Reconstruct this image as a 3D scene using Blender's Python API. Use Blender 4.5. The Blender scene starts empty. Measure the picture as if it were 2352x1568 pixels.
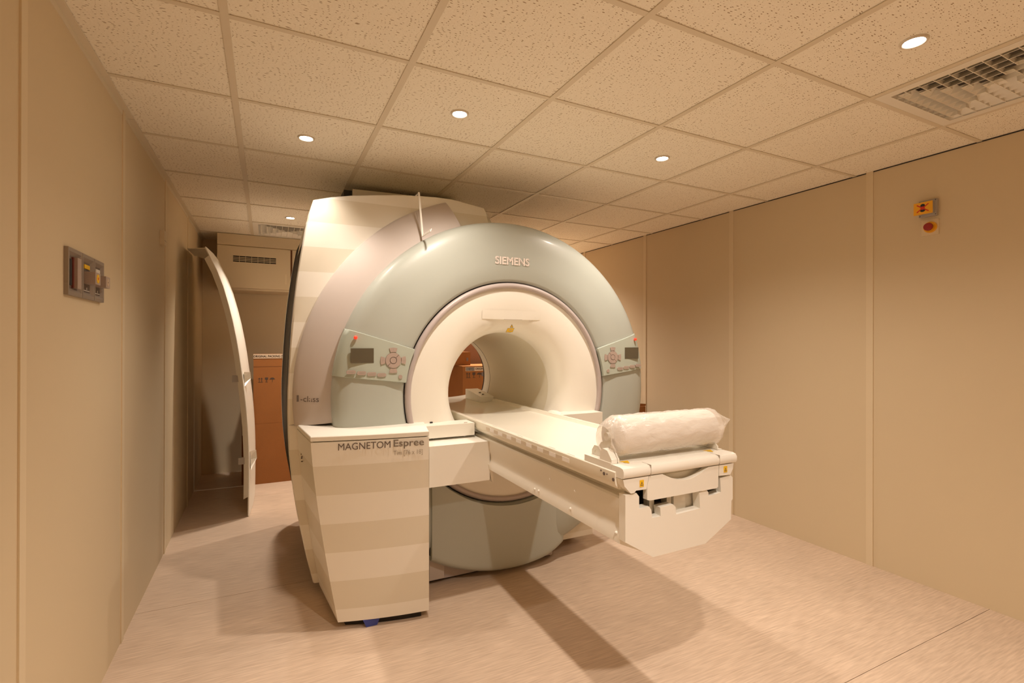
import bpy, bmesh, math, random
from mathutils import Vector, Matrix
random.seed(4)
PI = math.pi
S = bpy.context.scene
COL = S.collection

# ---------------------------------------------------------------- camera, world, exposure
F, YAW, PITCH, ROLL = 1137.7, .4609, .0016, .0023
EYE, CEIL = 1.338, 2.366
def cam_axes():
    cy, sy = math.cos(YAW), math.sin(YAW)
    fw = Vector((sy*math.cos(PITCH), cy*math.cos(PITCH), math.sin(PITCH)))
    rt = Vector((cy, -sy, 0)); up = rt.cross(fw)
    c, s = math.cos(ROLL), math.sin(ROLL)
    return c*rt + s*up, -s*rt + c*up, fw
RT, UP, FW = cam_axes()
cd = bpy.data.cameras.new('camera'); cam = bpy.data.objects.new('camera', cd); COL.objects.link(cam)
cd.sensor_width = 36; cd.lens = F/2352*36; cd.clip_start = .05
cam.matrix_world = Matrix(((RT.x, UP.x, -FW.x, 0), (RT.y, UP.y, -FW.y, 0), (RT.z, UP.z, -FW.z, EYE), (0, 0, 0, 1)))
S.camera = cam
def at(px, py, ax, val):
    """where the line of sight through a pixel meets a plane of the room"""
    d = RT*((px-1176)/F) - UP*((py-784)/F) + FW
    i = 'xyz'.index(ax); o = Vector((0, 0, EYE))
    return o + d*((val-o[i])/d[i])

w = bpy.data.worlds.new('world'); S.world = w; w.use_nodes = True
w.node_tree.nodes['Background'].inputs[0].default_value = (1, .8, .6, 1)
w.node_tree.nodes['Background'].inputs[1].default_value = .02
S.view_settings.view_transform = 'Standard'; S.view_settings.look = 'None'
S.view_settings.gamma = 1; S.view_settings.use_curve_mapping = False
S.view_settings.exposure = 0.68
LIGHT_COL = (1.0, .86, .735)
LIGHT_W = 78
S.cycles.diffuse_bounces = 8; S.cycles.max_bounces = 14
S.cycles.transparent_max_bounces = 12
S.cycles.caustics_reflective = False; S.cycles.caustics_refractive = False

# ---------------------------------------------------------------- materials
def mat(name, col, rough=.5, metal=0, spec=.5, bump=0, bscale=200, var=0, vscale=6, coat=0):
    m = bpy.data.materials.new(name); m.use_nodes = True
    nt = m.node_tree; b = nt.nodes['Principled BSDF']
    b.inputs['Base Color'].default_value = (*col, 1); b.inputs['Roughness'].default_value = rough
    b.inputs['Metallic'].default_value = metal; b.inputs['Specular IOR Level'].default_value = spec
    b.inputs['Coat Weight'].default_value = coat; b.inputs['Coat Roughness'].default_value = .15
    geo = nt.nodes.new('ShaderNodeNewGeometry')
    if var:
        n = nt.nodes.new('ShaderNodeTexNoise'); n.inputs['Scale'].default_value = vscale; n.inputs['Detail'].default_value = 3
        nt.links.new(geo.outputs['Position'], n.inputs['Vector'])
        mx = nt.nodes.new('ShaderNodeMix'); mx.data_type = 'RGBA'
        mx.inputs[6].default_value = (*[c*(1-var) for c in col], 1); mx.inputs[7].default_value = (*[min(1, c*(1+var)) for c in col], 1)
        nt.links.new(n.outputs['Fac'], mx.inputs[0]); nt.links.new(mx.outputs[2], b.inputs['Base Color'])
    if bump:
        n2 = nt.nodes.new('ShaderNodeTexNoise'); n2.inputs['Scale'].default_value = bscale
        nt.links.new(geo.outputs['Position'], n2.inputs['Vector'])
        bp = nt.nodes.new('ShaderNodeBump'); bp.inputs['Strength'].default_value = bump; bp.inputs['Distance'].default_value = .002
        nt.links.new(n2.outputs['Fac'], bp.inputs['Height']); nt.links.new(bp.outputs['Normal'], b.inputs['Normal'])
    return m

def emit(name, col, s):
    m = bpy.data.materials.new(name); m.use_nodes = True; nt = m.node_tree
    b = nt.nodes['Principled BSDF']; b.inputs['Base Color'].default_value = (*col, 1)
    b.inputs['Emission Color'].default_value = (*col, 1); b.inputs['Emission Strength'].default_value = s
    return m

WHITE = (.80, .775, .70)
M = {}
M['wall'] = mat('wall_laminate', (.645, .54, .37), .55, spec=.3, var=.025, vscale=1.5, bump=.05, bscale=400)
M['strip'] = mat('joint_strip', (.70, .595, .42), .5, spec=.3)
M['tbar'] = mat('ceiling_grid_enamel', (.68, .61, .48), .5, spec=.3)
M['white'] = mat('white_plastic', WHITE, .32, spec=.45, var=.01)
M['white2'] = mat('white_plastic_satin', (.78, .75, .67), .42, spec=.4, var=.01)
M['tray'] = mat('tabletop_laminate', (.80, .765, .66), .16, spec=.5)
M['bore'] = mat('bore_liner', (.70, .655, .53), .3, spec=.4)
M['blue'] = mat('blue_green_plastic', (.405, .43, .385), .42, spec=.4, coat=.12)
M['bluepanel'] = mat('blue_green_panel', (.42, .465, .40), .42, spec=.4, coat=.1)
M['silver'] = mat('silver_grey_paint', (.53, .47, .43), .6, metal=.0, spec=.3)
M['bezel'] = mat('grey_bezel', (.44, .38, .36), .4)
M['dark'] = mat('dark_void', (.02, .017, .015), .8)
M['brown'] = mat('dark_magnet_side', (.10, .085, .075), .7, var=.2, vscale=12)
M['key'] = mat('key_grey', (.40, .315, .27), .45)
M['ink'] = mat('dark_ink', (.12, .09, .07), .6)
M['inkgrey'] = mat('grey_ink', (.36, .31, .25), .6)
M['inkraised'] = mat('raised_letter_silver', (.80, .72, .66), .35)
M['screen'] = mat('unlit_screen', (.10, .085, .055), .2)
M['red'] = emit('red_lamp', (.9, .05, .02), .35)
M['redplastic'] = mat('red_plastic', (.30, .012, .010), .35)
M['redprint'] = mat('red_print', (.60, .03, .01), .5)
M['yellow'] = mat('yellow_sticker', (.82, .50, .01), .5)
M['yelprint'] = mat('yellow_plate', (.85, .42, .01), .45)
M['black'] = mat('black_print', (.02, .02, .02), .5)
M['redprintdark'] = mat('dull_red', (.17, .035, .022), .5)
M['slot'] = mat('slot_tan', (.60, .52, .40), .5)
M['card'] = mat('cardboard', (.27, .11, .036), .85, spec=.1, var=.08, vscale=5, bump=.2, bscale=90)
M['carddark'] = mat('cardboard_dark', (.14, .058, .025), .85, spec=.1, var=.1)
M['cardprint'] = mat('carton_print', (.06, .035, .02), .8)
M['tape'] = mat('printed_tape', (.55, .42, .30), .5)
M['label'] = mat('paper_label', (.70, .66, .60), .7)
M['steel'] = mat('switch_grey', (.30, .255, .215), .4, metal=.2)
M['steeld'] = mat('switch_dark', (.13, .10, .085), .45)
M['bluefoot'] = mat('blue_foot', (.04, .06, .30), .5)
M['paper'] = mat('paper_roll', (.82, .79, .74), .7, spec=.2)
M['greyplate'] = mat('grey_plate', (.42, .38, .34), .5)
M['trimring'] = mat('lamp_trim', (.72, .66, .56), .3, metal=.3)
M['lamp'] = emit('lamp_face', (1, .95, .85), 30)

def striped():
    m = mat('white_striped_plastic', WHITE, .34, spec=.45); nt = m.node_tree; b = nt.nodes['Principled BSDF']
    g = nt.nodes.new('ShaderNodeNewGeometry'); s = nt.nodes.new('ShaderNodeSeparateXYZ'); nt.links.new(g.outputs['Position'], s.inputs[0])
    def mth(op, a, bb=None):
        n = nt.nodes.new('ShaderNodeMath'); n.operation = op
        for i, v in enumerate((a, bb)):
            if v is None: continue
            if hasattr(v, 'is_output'): nt.links.new(v, n.inputs[i])
            else: n.inputs[i].default_value = v
        return n.outputs[0]
    t = mth('DIVIDE', mth('SUBTRACT', s.outputs['Z'], .097-.1345*2), .269)
    f = mth('FRACT', t)                       # even bands: fraction below one half
    k = mth('LESS_THAN', f, .5)
    top = mth('LESS_THAN', s.outputs['Z'], 2.2)
    k = mth('MULTIPLY', k, top)
    mx = nt.nodes.new('ShaderNodeMix'); mx.data_type = 'RGBA'
    mx.inputs[6].default_value = (.80, .77, .69, 1); mx.inputs[7].default_value = (.70, .655, .545, 1)
    nt.links.new(k, mx.inputs[0]); nt.links.new(mx.outputs[2], b.inputs['Base Color'])
    return m
M['stripe'] = striped()

def tile_mat():
    m = mat('fissured_ceiling_tile', (.72, .645, .50), .9, spec=.1); nt = m.node_tree; b = nt.nodes['Principled BSDF']
    g = nt.nodes.new('ShaderNodeNewGeometry')
    n = nt.nodes.new('ShaderNodeTexNoise'); n.noise_dimensions = '2D'; n.inputs['Scale'].default_value = 9; n.inputs['Detail'].default_value = 1
    nt.links.new(g.outputs['Position'], n.inputs['Vector'])
    s = nt.nodes.new('ShaderNodeVectorMath'); s.operation = 'MULTIPLY_ADD'
    s.inputs[1].default_value = (.075, .02, 0)
    nt.links.new(n.outputs['Color'], s.inputs[0]); nt.links.new(g.outputs['Position'], s.inputs[2])
    sc = nt.nodes.new('ShaderNodeVectorMath'); sc.operation = 'MULTIPLY'; sc.inputs[1].default_value = (58, 122, 0)
    nt.links.new(s.outputs[0], sc.inputs[0])
    v = nt.nodes.new('ShaderNodeTexVoronoi'); v.voronoi_dimensions = '2D'; v.inputs['Scale'].default_value = 1; v.inputs['Randomness'].default_value = .62
    nt.links.new(sc.outputs[0], v.inputs['Vector'])
    # size of each pit depends on its own random colour
    sep = nt.nodes.new('ShaderNodeSeparateColor'); nt.links.new(v.outputs['Color'], sep.inputs[0])
    mr = nt.nodes.new('ShaderNodeMapRange'); mr.inputs['From Min'].default_value = .3; mr.inputs['From Max'].default_value = 1
    mr.inputs['To Min'].default_value = .03; mr.inputs['To Max'].default_value = .225
    nt.links.new(sep.outputs[0], mr.inputs['Value'])
    lt = nt.nodes.new('ShaderNodeMath'); lt.operation = 'LESS_THAN'
    nt.links.new(v.outputs['Distance'], lt.inputs[0]); nt.links.new(mr.outputs[0], lt.inputs[1])
    n2 = nt.nodes.new('ShaderNodeTexNoise'); n2.inputs['Scale'].default_value = 220; n2.inputs['Detail'].default_value = 2
    nt.links.new(g.outputs['Position'], n2.inputs['Vector'])
    base = nt.nodes.new('ShaderNodeMix'); base.data_type = 'RGBA'
    base.inputs[6].default_value = (.78, .73, .61, 1); base.inputs[7].default_value = (.92, .88, .77, 1)
    nt.links.new(n2.outputs['Fac'], base.inputs[0])
    mx = nt.nodes.new('ShaderNodeMix'); mx.data_type = 'RGBA'; mx.inputs[7].default_value = (.36, .27, .17, 1)
    nt.links.new(lt.outputs[0], mx.inputs[0]); nt.links.new(base.outputs[2], mx.inputs[6]); nt.links.new(mx.outputs[2], b.inputs['Base Color'])
    bp = nt.nodes.new('ShaderNodeBump'); bp.inputs['Strength'].default_value = .25; bp.inputs['Distance'].default_value = .001
    nt.links.new(n2.outputs['Fac'], bp.inputs['Height']); nt.links.new(bp.outputs['Normal'], b.inputs['Normal'])
    return m
M['tile'] = tile_mat()

def floor_mat():
    m = mat('brushed_vinyl', (.55, .43, .34), .42, spec=.35); nt = m.node_tree; b = nt.nodes['Principled BSDF']
    g = nt.nodes.new('ShaderNodeNewGeometry')
    def noise(sx, sy, det):
        v = nt.nodes.new('ShaderNodeVectorMath'); v.operation = 'MULTIPLY'; v.inputs[1].default_value = (sx, sy, 1)
        nt.links.new(g.outputs['Position'], v.inputs[0])
        n = nt.nodes.new('ShaderNodeTexNoise'); n.inputs['Scale'].default_value = 1; n.inputs['Detail'].default_value = det
        nt.links.new(v.outputs[0], n.inputs['Vector']); return n.outputs['Fac']
    a = noise(9, 130, 4); c = noise(2.2, 3.5, 4)
    mx = nt.nodes.new('ShaderNodeMix'); mx.data_type = 'RGBA'
    mx.inputs[6].default_value = (.47, .355, .265, 1); mx.inputs[7].default_value = (.72, .575, .445, 1)
    r = nt.nodes.new('ShaderNodeMapRange'); r.inputs['From Min'].default_value = .2; r.inputs['From Max'].default_value = .8
    nt.links.new(a, r.inputs['Value']); nt.links.new(r.outputs[0], mx.inputs[0])
    m2 = nt.nodes.new('ShaderNodeMix'); m2.data_type = 'RGBA'; m2.blend_type = 'MULTIPLY'; m2.inputs[0].default_value = 1
    r2 = nt.nodes.new('ShaderNodeMapRange'); r2.inputs['From Min'].default_value = .3; r2.inputs['From Max'].default_value = .7
    r2.inputs['To Min'].default_value = .93; r2.inputs['To Max'].default_value = 1.05
    nt.links.new(c, r2.inputs['Value']); nt.links.new(mx.outputs[2], m2.inputs[6]); nt.links.new(r2.outputs[0], m2.inputs[7])
    nt.links.new(m2.outputs[2], b.inputs['Base Color'])
    return m
M['floor'] = floor_mat()

def plastic_wrap():
    m = bpy.data.materials.new('clear_plastic_film'); m.use_nodes = True; nt = m.node_tree
    b = nt.nodes['Principled BSDF']; b.inputs['Base Color'].default_value = (.86, .80, .73, 1); b.inputs['Roughness'].default_value = .22
    b.inputs['Alpha'].default_value = .5
    g = nt.nodes.new('ShaderNodeNewGeometry'); v = nt.nodes.new('ShaderNodeVectorMath'); v.operation = 'MULTIPLY'; v.inputs[1].default_value = (14, 40, 22)
    nt.links.new(g.outputs['Position'], v.inputs[0])
    n = nt.nodes.new('ShaderNodeTexNoise'); n.inputs['Scale'].default_value = 1; n.inputs['Detail'].default_value = 4; n.inputs['Distortion'].default_value = 1.5
    nt.links.new(v.outputs[0], n.inputs['Vector'])
    bp = nt.nodes.new('ShaderNodeBump'); bp.inputs['Strength'].default_value = .6; bp.inputs['Distance'].default_value = .01
    nt.links.new(n.outputs['Fac'], bp.inputs['Height']); nt.links.new(bp.outputs['Normal'], b.inputs['Normal'])
    return m
M['film'] = plastic_wrap()

# ---------------------------------------------------------------- object helpers
WM = {}                                        # world matrix of everything made so far
def tag(o, label=None, cat=None, group=None, kind=None):
    if label: o['label'] = label
    if cat: o['category'] = cat
    if group: o['group'] = group
    if kind: o['kind'] = kind
    return o
def place(o, parent=None, mw=None):
    mw = mw or Matrix.Identity(4)
    o.matrix_basis = mw; WM[o.name] = mw
    if parent:
        o.parent = parent; o.matrix_parent_inverse = WM[parent.name].inverted()
    COL.objects.link(o); return o
def empty(name, loc, label=None, cat=None, group=None, kind=None):
    o = bpy.data.objects.new(name, None); o.empty_display_size = .05
    place(o, None, Matrix.Translation(loc)); return tag(o, label, cat, group, kind)
def obj(name, bm, m, parent=None, mw=None, smooth=None, **k):
    me = bpy.data.meshes.new(name)
    if smooth is not None:
        for f in bm.faces: f.smooth = True
    bmesh.ops.recalc_face_normals(bm, faces=bm.faces)
    bm.to_mesh(me); bm.free()
    if smooth is not None: me.set_sharp_from_angle(angle=math.radians(smooth))
    me.materials.append(M[m] if isinstance(m, str) else m)
    o = bpy.data.objects.new(name, me); place(o, parent, mw)
    return tag(o, **k)
def mesh_obj(name, me, parent=None, mw=None, **k):
    o = bpy.data.objects.new(name, me); place(o, parent, mw); return tag(o, **k)
def B(): return bmesh.new()
def bbox(bm, x0, x1, y0, y1, z0, z1):
    vs = [bm.verts.new((x, y, z)) for x in (x0, x1) for y in (y0, y1) for z in (z0, z1)]
    for f in ((0, 1, 3, 2), (4, 6, 7, 5), (0, 4, 5, 1), (2, 3, 7, 6), (0, 2, 6, 4), (1, 5, 7, 3)):
        bm.faces.new([vs[i] for i in f])
    return bm
def bev(bm, w, seg=2):
    if w: bmesh.ops.bevel(bm, geom=[e for e in bm.edges if len(e.link_faces) == 2 and e.calc_face_angle(0) > .5], offset=w, segments=seg, affect='EDGES', profile=.5)
    return bm
def box(name, x0, x1, y0, y1, z0, z1, m, parent=None, bevel=0, seg=2, **k):
    bm = bev(bbox(B(), x0, x1, y0, y1, z0, z1), bevel, seg)
    return obj(name, bm, m, parent, smooth=(40 if bevel else None), **k)
def prism_bm(pts, ax, a0, a1, bm=None):
    """polygon of 2-D points extruded along an axis; pts are the other two coordinates in xyz order"""
    bm = bm or B()
    def P(p, a):
        return {'x': (a, p[0], p[1]), 'y': (p[0], a, p[1]), 'z': (p[0], p[1], a)}[ax]
    A = [bm.verts.new(P(p, a0)) for p in pts]; C = [bm.verts.new(P(p, a1)) for p in pts]
    bm.faces.new(A); bm.faces.new(C[::-1])
    for i in range(len(pts)):
        j = (i+1) % len(pts); bm.faces.new((A[i], C[i], C[j], A[j]))
    return bm
def prism(name, pts, ax, a0, a1, m, parent=None, bevel=0, seg=2, **k):
    bm = bev(prism_bm(pts, ax, a0, a1), bevel, seg)
    return obj(name, bm, m, parent, smooth=(40 if bevel else None), **k)
def grid_bm(rows, closed=False, bm=None):
    bm = bm or B(); V = [[bm.verts.new(p) for p in r] for r in rows]
    for a, b in zip(V, V[1:]):
        n = len(a)
        for i in range(n if closed else n-1):
            j = (i+1) % n
            bm.faces.new((a[i], a[j], b[j], b[i]))
    return bm
def solid(bm, t):
    """give a sheet a thickness"""
    bmesh.ops.recalc_face_normals(bm, faces=bm.faces)
    bmesh.ops.solidify(bm, geom=bm.faces[:], thickness=t); return bm
def revolve(prof, c, t0, t1, n, bm=None):
    """profile of (r, y) turned about the axis through c=(x, z) that runs along y; angles in degrees"""
    full = abs(t1-t0) >= 359.9
    rows = []
    for r, y in prof:
        rows.append([(c[0]+r*math.cos(math.radians(t0+(t1-t0)*i/n)), y, c[1]+r*math.sin(math.radians(t0+(t1-t0)*i/n))) for i in range(n if full else n+1)])
    return grid_bm(rows, full, bm)
def cyl(name, p0, p1, r, m, parent=None, n=20, r1=None, bevel=0, **k):
    p0, p1 = Vector(p0), Vector(p1); d = (p1-p0); L = d.length
    q = d.to_track_quat('Z', 'Y').to_matrix().to_4x4()
    bm = B(); bmesh.ops.create_cone(bm, cap_ends=True, segments=n, radius1=r, radius2=r if r1 is None else r1, depth=L)
    if bevel: bev(bm, bevel)
    bmesh.ops.transform(bm, matrix=Matrix.Translation((p0+p1)/2) @ q, verts=bm.verts)
    return obj(name, bm, m, parent, smooth=40, **k)
def tube_bm(path, r, n=8, bm=None):
    path = [Vector(p) for p in path]; rows = []
    for i, p in enumerate(path):
        t = (path[min(i+1, len(path)-1)] - path[max(i-1, 0)]).normalized()
        a = t.cross(Vector((0, 0, 1)));  a = a if a.length > .1 else t.cross(Vector((1, 0, 0)))
        a.normalize(); b = t.cross(a)
        rows.append([tuple(p + r*(a*math.cos(2*PI*k/n) + b*math.sin(2*PI*k/n))) for k in range(n)])
    bm = grid_bm(rows, True, bm); return bm
def text(name, s, h, mw, m, parent=None, bold=0, space=1, width=None, ext=.0008, **k):
    """lettering as flat mesh; h is the cap height; mw puts its lower-left corner"""
    cu = bpy.data.curves.new(name, 'FONT'); cu.body = s; cu.size = 1; cu.extrude = 0; cu.offset = 0; cu.space_character = space
    cu.resolution_u = 3
    to = bpy.data.objects.new('tmp', cu); COL.objects.link(to)
    dg = bpy.context.evaluated_depsgraph_get(); me = bpy.data.meshes.new_from_object(to.evaluated_get(dg))
    bpy.data.objects.remove(to)
    xs = [v.co.x for v in me.vertices]; sc = h/.70
    sx = sc if width is None else width/(max(xs)-min(xs)); x0 = min(xs)
    bm = B(); bm.from_mesh(me); bpy.data.meshes.remove(me)
    for v in bm.verts: v.co = ((v.co.x-x0)*sx, v.co.y*sc, 0)
    if bold:
        src = bm.copy(); n0 = src.faces
        for dx, dy in ((bold, 0), (0, bold), (bold, bold)):
            vm = {v: bm.verts.new(v.co + Vector((dx, dy, .00005*(1+dx+dy)))) for v in src.verts}
            for f in src.faces: bm.faces.new([vm[v] for v in f.verts])
        src.free()
    me2 = bpy.data.meshes.new(name); bm.to_mesh(me2); bm.free(); me2.materials.append(M[m])
    o = bpy.data.objects.new(name, me2); place(o, parent, mw); return tag(o, **k)
def face_front(x, y, z, yaw=0, tilt=0):
    """frame for lettering that faces -Y"""
    return Matrix.Translation((x, y, z)) @ Matrix.Rotation(yaw, 4, 'Z') @ Matrix.Rotation(PI/2+tilt, 4, 'X')

# ================================================================ THE ROOM
XL, XR, YB, YF = -.575, 3.265, 5.84, -1.75
fl = box('floor', XL-.1, XR+.1, YF-.1, YB+.1, -.08, -.004, 'dark', kind='structure')
for y0, y1 in ((YF, -.667), (-.667, 1.165), (1.165, 3.0), (3.0, 4.83), (4.83, YB)):
    box('floor_sheet', XL, XR, y0+.0013, y1-.0013, -.0045, 0, 'floor', fl)
def wall(name, x0, x1, y0, y1):
    return box(name, x0, x1, y0, y1, 0, CEIL+.06, 'wall', kind='structure')
wl = wall('wall_left', XL-.1, XL-.004, YF-.1, YB+.1)
wr = wall('wall_right', XR+.004, XR+.1, YF-.1, YB+.1)
wb = wall('wall_back', XL-.004, XR+.004, YB+.004, YB+.1)
wf = wall('wall_front', XL-.004, XR+.004, YF-.1, YF-.004)
def panels(par, ax, face, sgn, cuts):
    for a, b in zip(cuts, cuts[1:]):
        lo, hi = (face-.004, face) if sgn > 0 else (face, face+.004)
        if ax == 'y': box('wall_panel', lo, hi, a+.001, b-.001, .0, CEIL+.05, 'wall', par)
        else: box('wall_panel', a+.001, b-.001, lo, hi, .0, CEIL+.05, 'wall', par)
    for c in cuts[1:-1]:
        lo, hi = (face, face+.005) if sgn > 0 else (face-.005, face)
        if ax == 'y': box('joint_strip', lo, hi, c-.019, c+.019, .0, CEIL+.02, 'strip', par, bevel=.0015, seg=1)
        else: box('joint_strip', c-.019, c+.019, lo, hi, .0, CEIL+.02, 'strip', par, bevel=.0015, seg=1)
panels(wl, 'y', XL, 1, [YF, -1.36, -.33, .70, 1.735, 2.755, 3.79, 4.81, YB])
panels(wr, 'y', XR, -1, [YF, -1.30, -.29, .71, 1.717, 2.71, 3.70, 4.71, YB])
panels(wb, 'x', YB, -1, [XL, .45, 1.47, 2.49, XR])
panels(wf, 'x', YF, 1, [XL, .45, 1.47, 2.49, XR])
# narrow angle along the left wall under the ceiling, in two lengths
for a, b in ((YF, 2.83), (2.834, YB)):
    bm = prism_bm([(XL, CEIL+.002), (XL, CEIL-.022), (XL+.002, CEIL-.022), (XL+.002, CEIL-.002), (XL+.026, CEIL-.002), (XL+.026, CEIL+.002)], 'y', a, b)
    obj('trim_1', bm, 'tbar', kind='structure')

# ceiling: tiles in a T-bar grid
ceil = box('ceiling', XL-.1, XR+.1, YF-.1, YB+.1, CEIL+.06, CEIL+.12, 'dark', kind='structure')
gx = [XL+.016] + [-.1208+.6*i for i in range(6)] + [XR+.003]
gy = [YF] + [1.2036+.6*i for i in range(-4, 8)] + [YB]
bw = .0125
vents = {(4, 4), (1, 11)}                       # columns, rows that hold air diffusers
tm = None
for i in range(len(gx)-1):
    for j in range(len(gy)-1):
        x0, x1, y0, y1 = gx[i], gx[i+1], gy[j], gy[j+1]
        if (x0 > 2.2 and x0 < 2.3 and y0 > .59 and y0 < .62) or (x0 > -.2 and x0 < -.1 and y0 > 4.79 and y0 < 4.82): continue
        std = abs(x1-x0-.6) < .01 and abs(y1-y0-.6) < .01
        mw = Matrix.Translation(((x0+x1)/2, (y0+y1)/2, CEIL+.004))
        if std and tm:
            mesh_obj('ceiling_tile', tm, ceil, mw)
        else:
            hx, hy = (x1-x0)/2-.006, (y1-y0)/2-.006
            o = obj('ceiling_tile', bbox(B(), -hx, hx, -hy, hy, 0, .015), 'tile', ceil, mw)
            if std: tm = o.data
for x in gx[1:-1]:
    box('ceiling_runner', x-bw, x+bw, YF, YB, CEIL, CEIL+.003, 'tbar', ceil)
for y in gy[1:-1]:
    for a, b in zip(gx, gx[1:]):
        box('ceiling_cross_runner', a+(bw if a > gx[0] else 0), b-(bw if b < gx[-1] else 0), y-bw*.85, y+bw*.85, CEIL+.0005, CEIL+.003, 'tbar', ceil)
box('edge_gap', XR-.003, XR, YF, YB, CEIL-.002, CEIL+.003, 'dark', ceil)

# recessed lamps, followed by the added unseen ones
def lamp(x, y, label, p=1, cone=145, first=[None]):
    L = Matrix.Translation((x, y, CEIL))
    e = empty('recessed_lamp', (x, y, CEIL), label, 'light', 'round recessed ceiling lamps')
    if first[0] is None:
        a = obj('trim_ring', revolve([(.029, .008), (.030, -.001), (.034, -.004), (.039, -.0035), (.042, .003)], (0, 0), 0, 360, 40), 'trimring', smooth=50)
        for v in a.data.vertices: v.co = (v.co.x, v.co.z, v.co.y)
        b = obj('lamp_face', revolve([(.0005, .0012), (.015, .0008), (.030, .0012)], (0, 0), 0, 360, 32), 'lamp', smooth=50)
        for v in b.data.vertices: v.co = (v.co.x, v.co.z, v.co.y)
        first[0] = (a.data, b.data); COL.objects.unlink(a); COL.objects.unlink(b); bpy.data.objects.remove(a); bpy.data.objects.remove(b)
    mesh_obj('trim_ring', first[0][0], e, L); mesh_obj('lamp_face', first[0][1], e, L)
    ld = bpy.data.lights.new('halogen_spot', 'SPOT'); ld.energy = LIGHT_W*p; ld.color = LIGHT_COL
    ld.spot_size = math.radians(cone); ld.spot_blend = 1.0; ld.shadow_soft_size = .032
    lo = bpy.data.objects.new('halogen_spot', ld); place(lo, None, Matrix.Translation((x, y, CEIL-.012)))
lamp(1.979, .904, 'round recessed ceiling lamp, the large one beside the near air diffuser', .33)
lamp(.779, 2.104, 'round recessed ceiling lamp above the front of the scanner, highest of the middle ones', .58)
lamp(1.979, 2.104, 'round recessed ceiling lamp to the upper right of the scanner ring', .66)
lamp(.179, 2.704, 'round recessed ceiling lamp left of the top of the scanner', .27, 100)
lamp(.179, 4.504, 'small distant recessed ceiling lamp beside the far air diffuser', .85, 112)
lamp(.779, .304, 'added unseen ceiling lamp behind the photographer, nearest the middle', 1.25, 125)  # added out of view to brighten the table end and cabinet front
lamp(1.979, -.896, 'added unseen ceiling lamp far behind the photographer on the right', .8, 125)  # unseen lamp added to raise the overall brightness
lamp(2.579, 5.104, 'added unseen ceiling lamp behind the scanner on the right', 3.2)  # added out of sight to brighten the far right wall and ceiling

# air diffusers: four triangular fields of blades with cross fins
def diffuser(cx, cy, label):
    e = empty('air_diffuser', (cx, cy, CEIL), label, 'vent', 'square air diffusers in the ceiling')
    bm = B(); o, i = .287, .245
    ring = [((-o, -o), (o, -o), (i, -i), (-i, -i)), ((o, -o), (o, o), (i, i), (i, -i)), ((o, o), (-o, o), (-i, i), (i, i)), ((-o, o), (-o, -o), (-i, -i), (-i, i))]
    T = Matrix.Translation((cx, cy, CEIL))
    for q in ring:
        prism_bm(q, 'z', -.001, .004, bm)
    for q in ring:
        (ax, ay), (bx, by) = q[3], q[2]
        v = [bm.verts.new(p) for p in ((ax, ay, .004), (bx, by, .004), (bx*.93, by*.93, .05), (ax*.93, ay*.93, .05))]
        bm.faces.new(v)
    obj('frame', bm, 'white2', e, T)
    obj('duct', bbox(B(), -i-.002, i+.002, -i-.002, i+.002, .052, .056), 'brown', e, T)
    step = i/5
    for s in range(4):
        R = T @ Matrix.Rotation(s*PI/2, 4, 'Z')
        for k in range(5):                       # blades tilted outward, toward -Y in the local frame
            y = -i + step*k; h = i - step*k
            if k < 4: h -= step*.1
            bm = B(); t = .0015
            y2 = y + step*.92
            vs = [bm.verts.new(p) for p in ((-h, y2-.006, -.001), (h, y2-.006, -.001), (h-.0, y2, .028), (-h, y2, .028))]
            # blade leans: lower edge outward
            for v, yy in zip(vs, (y+step-.030, y+step-.030, y+step-.002, y+step-.002)):
                v.co.y = yy
                hh = max(.004, abs(yy)) if abs(yy) < i else i
                v.co.x = math.copysign(hh, v.co.x)
            bm.faces.new(vs); solid(bm, t)
            obj('blade', bm, 'white2', e, R)
        for k in range(-4, 5):
            x = k*step; y1 = -max(abs(x), .004)
            if y1 - (-i) < .01: continue
            obj('fin', bbox(B(), x-.0012, x+.0012, -i, y1, -.0015, .02), 'white2', e, R)
diffuser(2.579, .9036, 'square white air diffuser in the near right part of the ceiling')
diffuser(.179, 5.1036, 'square white air diffuser in the ceiling above the far cabinet')

# ================================================================ SCANNER
XC, ZC = 1.295, 1.048
CC = (XC, ZC)
sc = empty('mri_scanner', (XC, 3.2, 0), 'large white and blue-green ring-shaped scanner with an open bore in the middle of the room', 'scanner')
OUT = [(1.252, 2.085), (1.213, 2.174), (1.0, 2.202), (.9, 2.203), (.8, 2.198), (.67, 2.186), (.546, 2.169), (.42, 2.150), (.314, 2.127), (.225, 2.1),
       (.201, 2.02), (.183, 1.928), (.163, 1.80), (.145, 1.671), (.131, 1.54), (.121, 1.417), (.113, 1.29), (.108, 1.189), (.103, 1.07), (.102, .961), (.105, .85), (.110, .731), (.127, .569), (.145, .45), (.166, .338), (.195, .19), (.230, .045)]
def side_x(z):
    for (x0, z0), (x1, z1) in zip(OUT[9:], OUT[10:]):
        if z1 <= z <= z0: return x0 + (x1-x0)*(z0-z)/(z0-z1)
    return OUT[-1][0] if z < .1 else OUT[9][0]
def hit(th):
    """where a ray from the ring's centre meets the outline"""
    d = (math.cos(th), math.sin(th)); best = None
    for p, q in zip(OUT, OUT[1:]):
        ex, ez = q[0]-p[0], q[1]-p[1]; wx, wz = p[0]-XC, p[1]-ZC
        den = d[0]*ez - d[1]*ex
        if abs(den) < 1e-9: continue
        t = (wx*ez - wz*ex)/den; u = (wx*d[1]-wz*d[0])/den
        if t > 0 and -1e-6 <= u <= 1+1e-6: best = t
    return best
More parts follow.
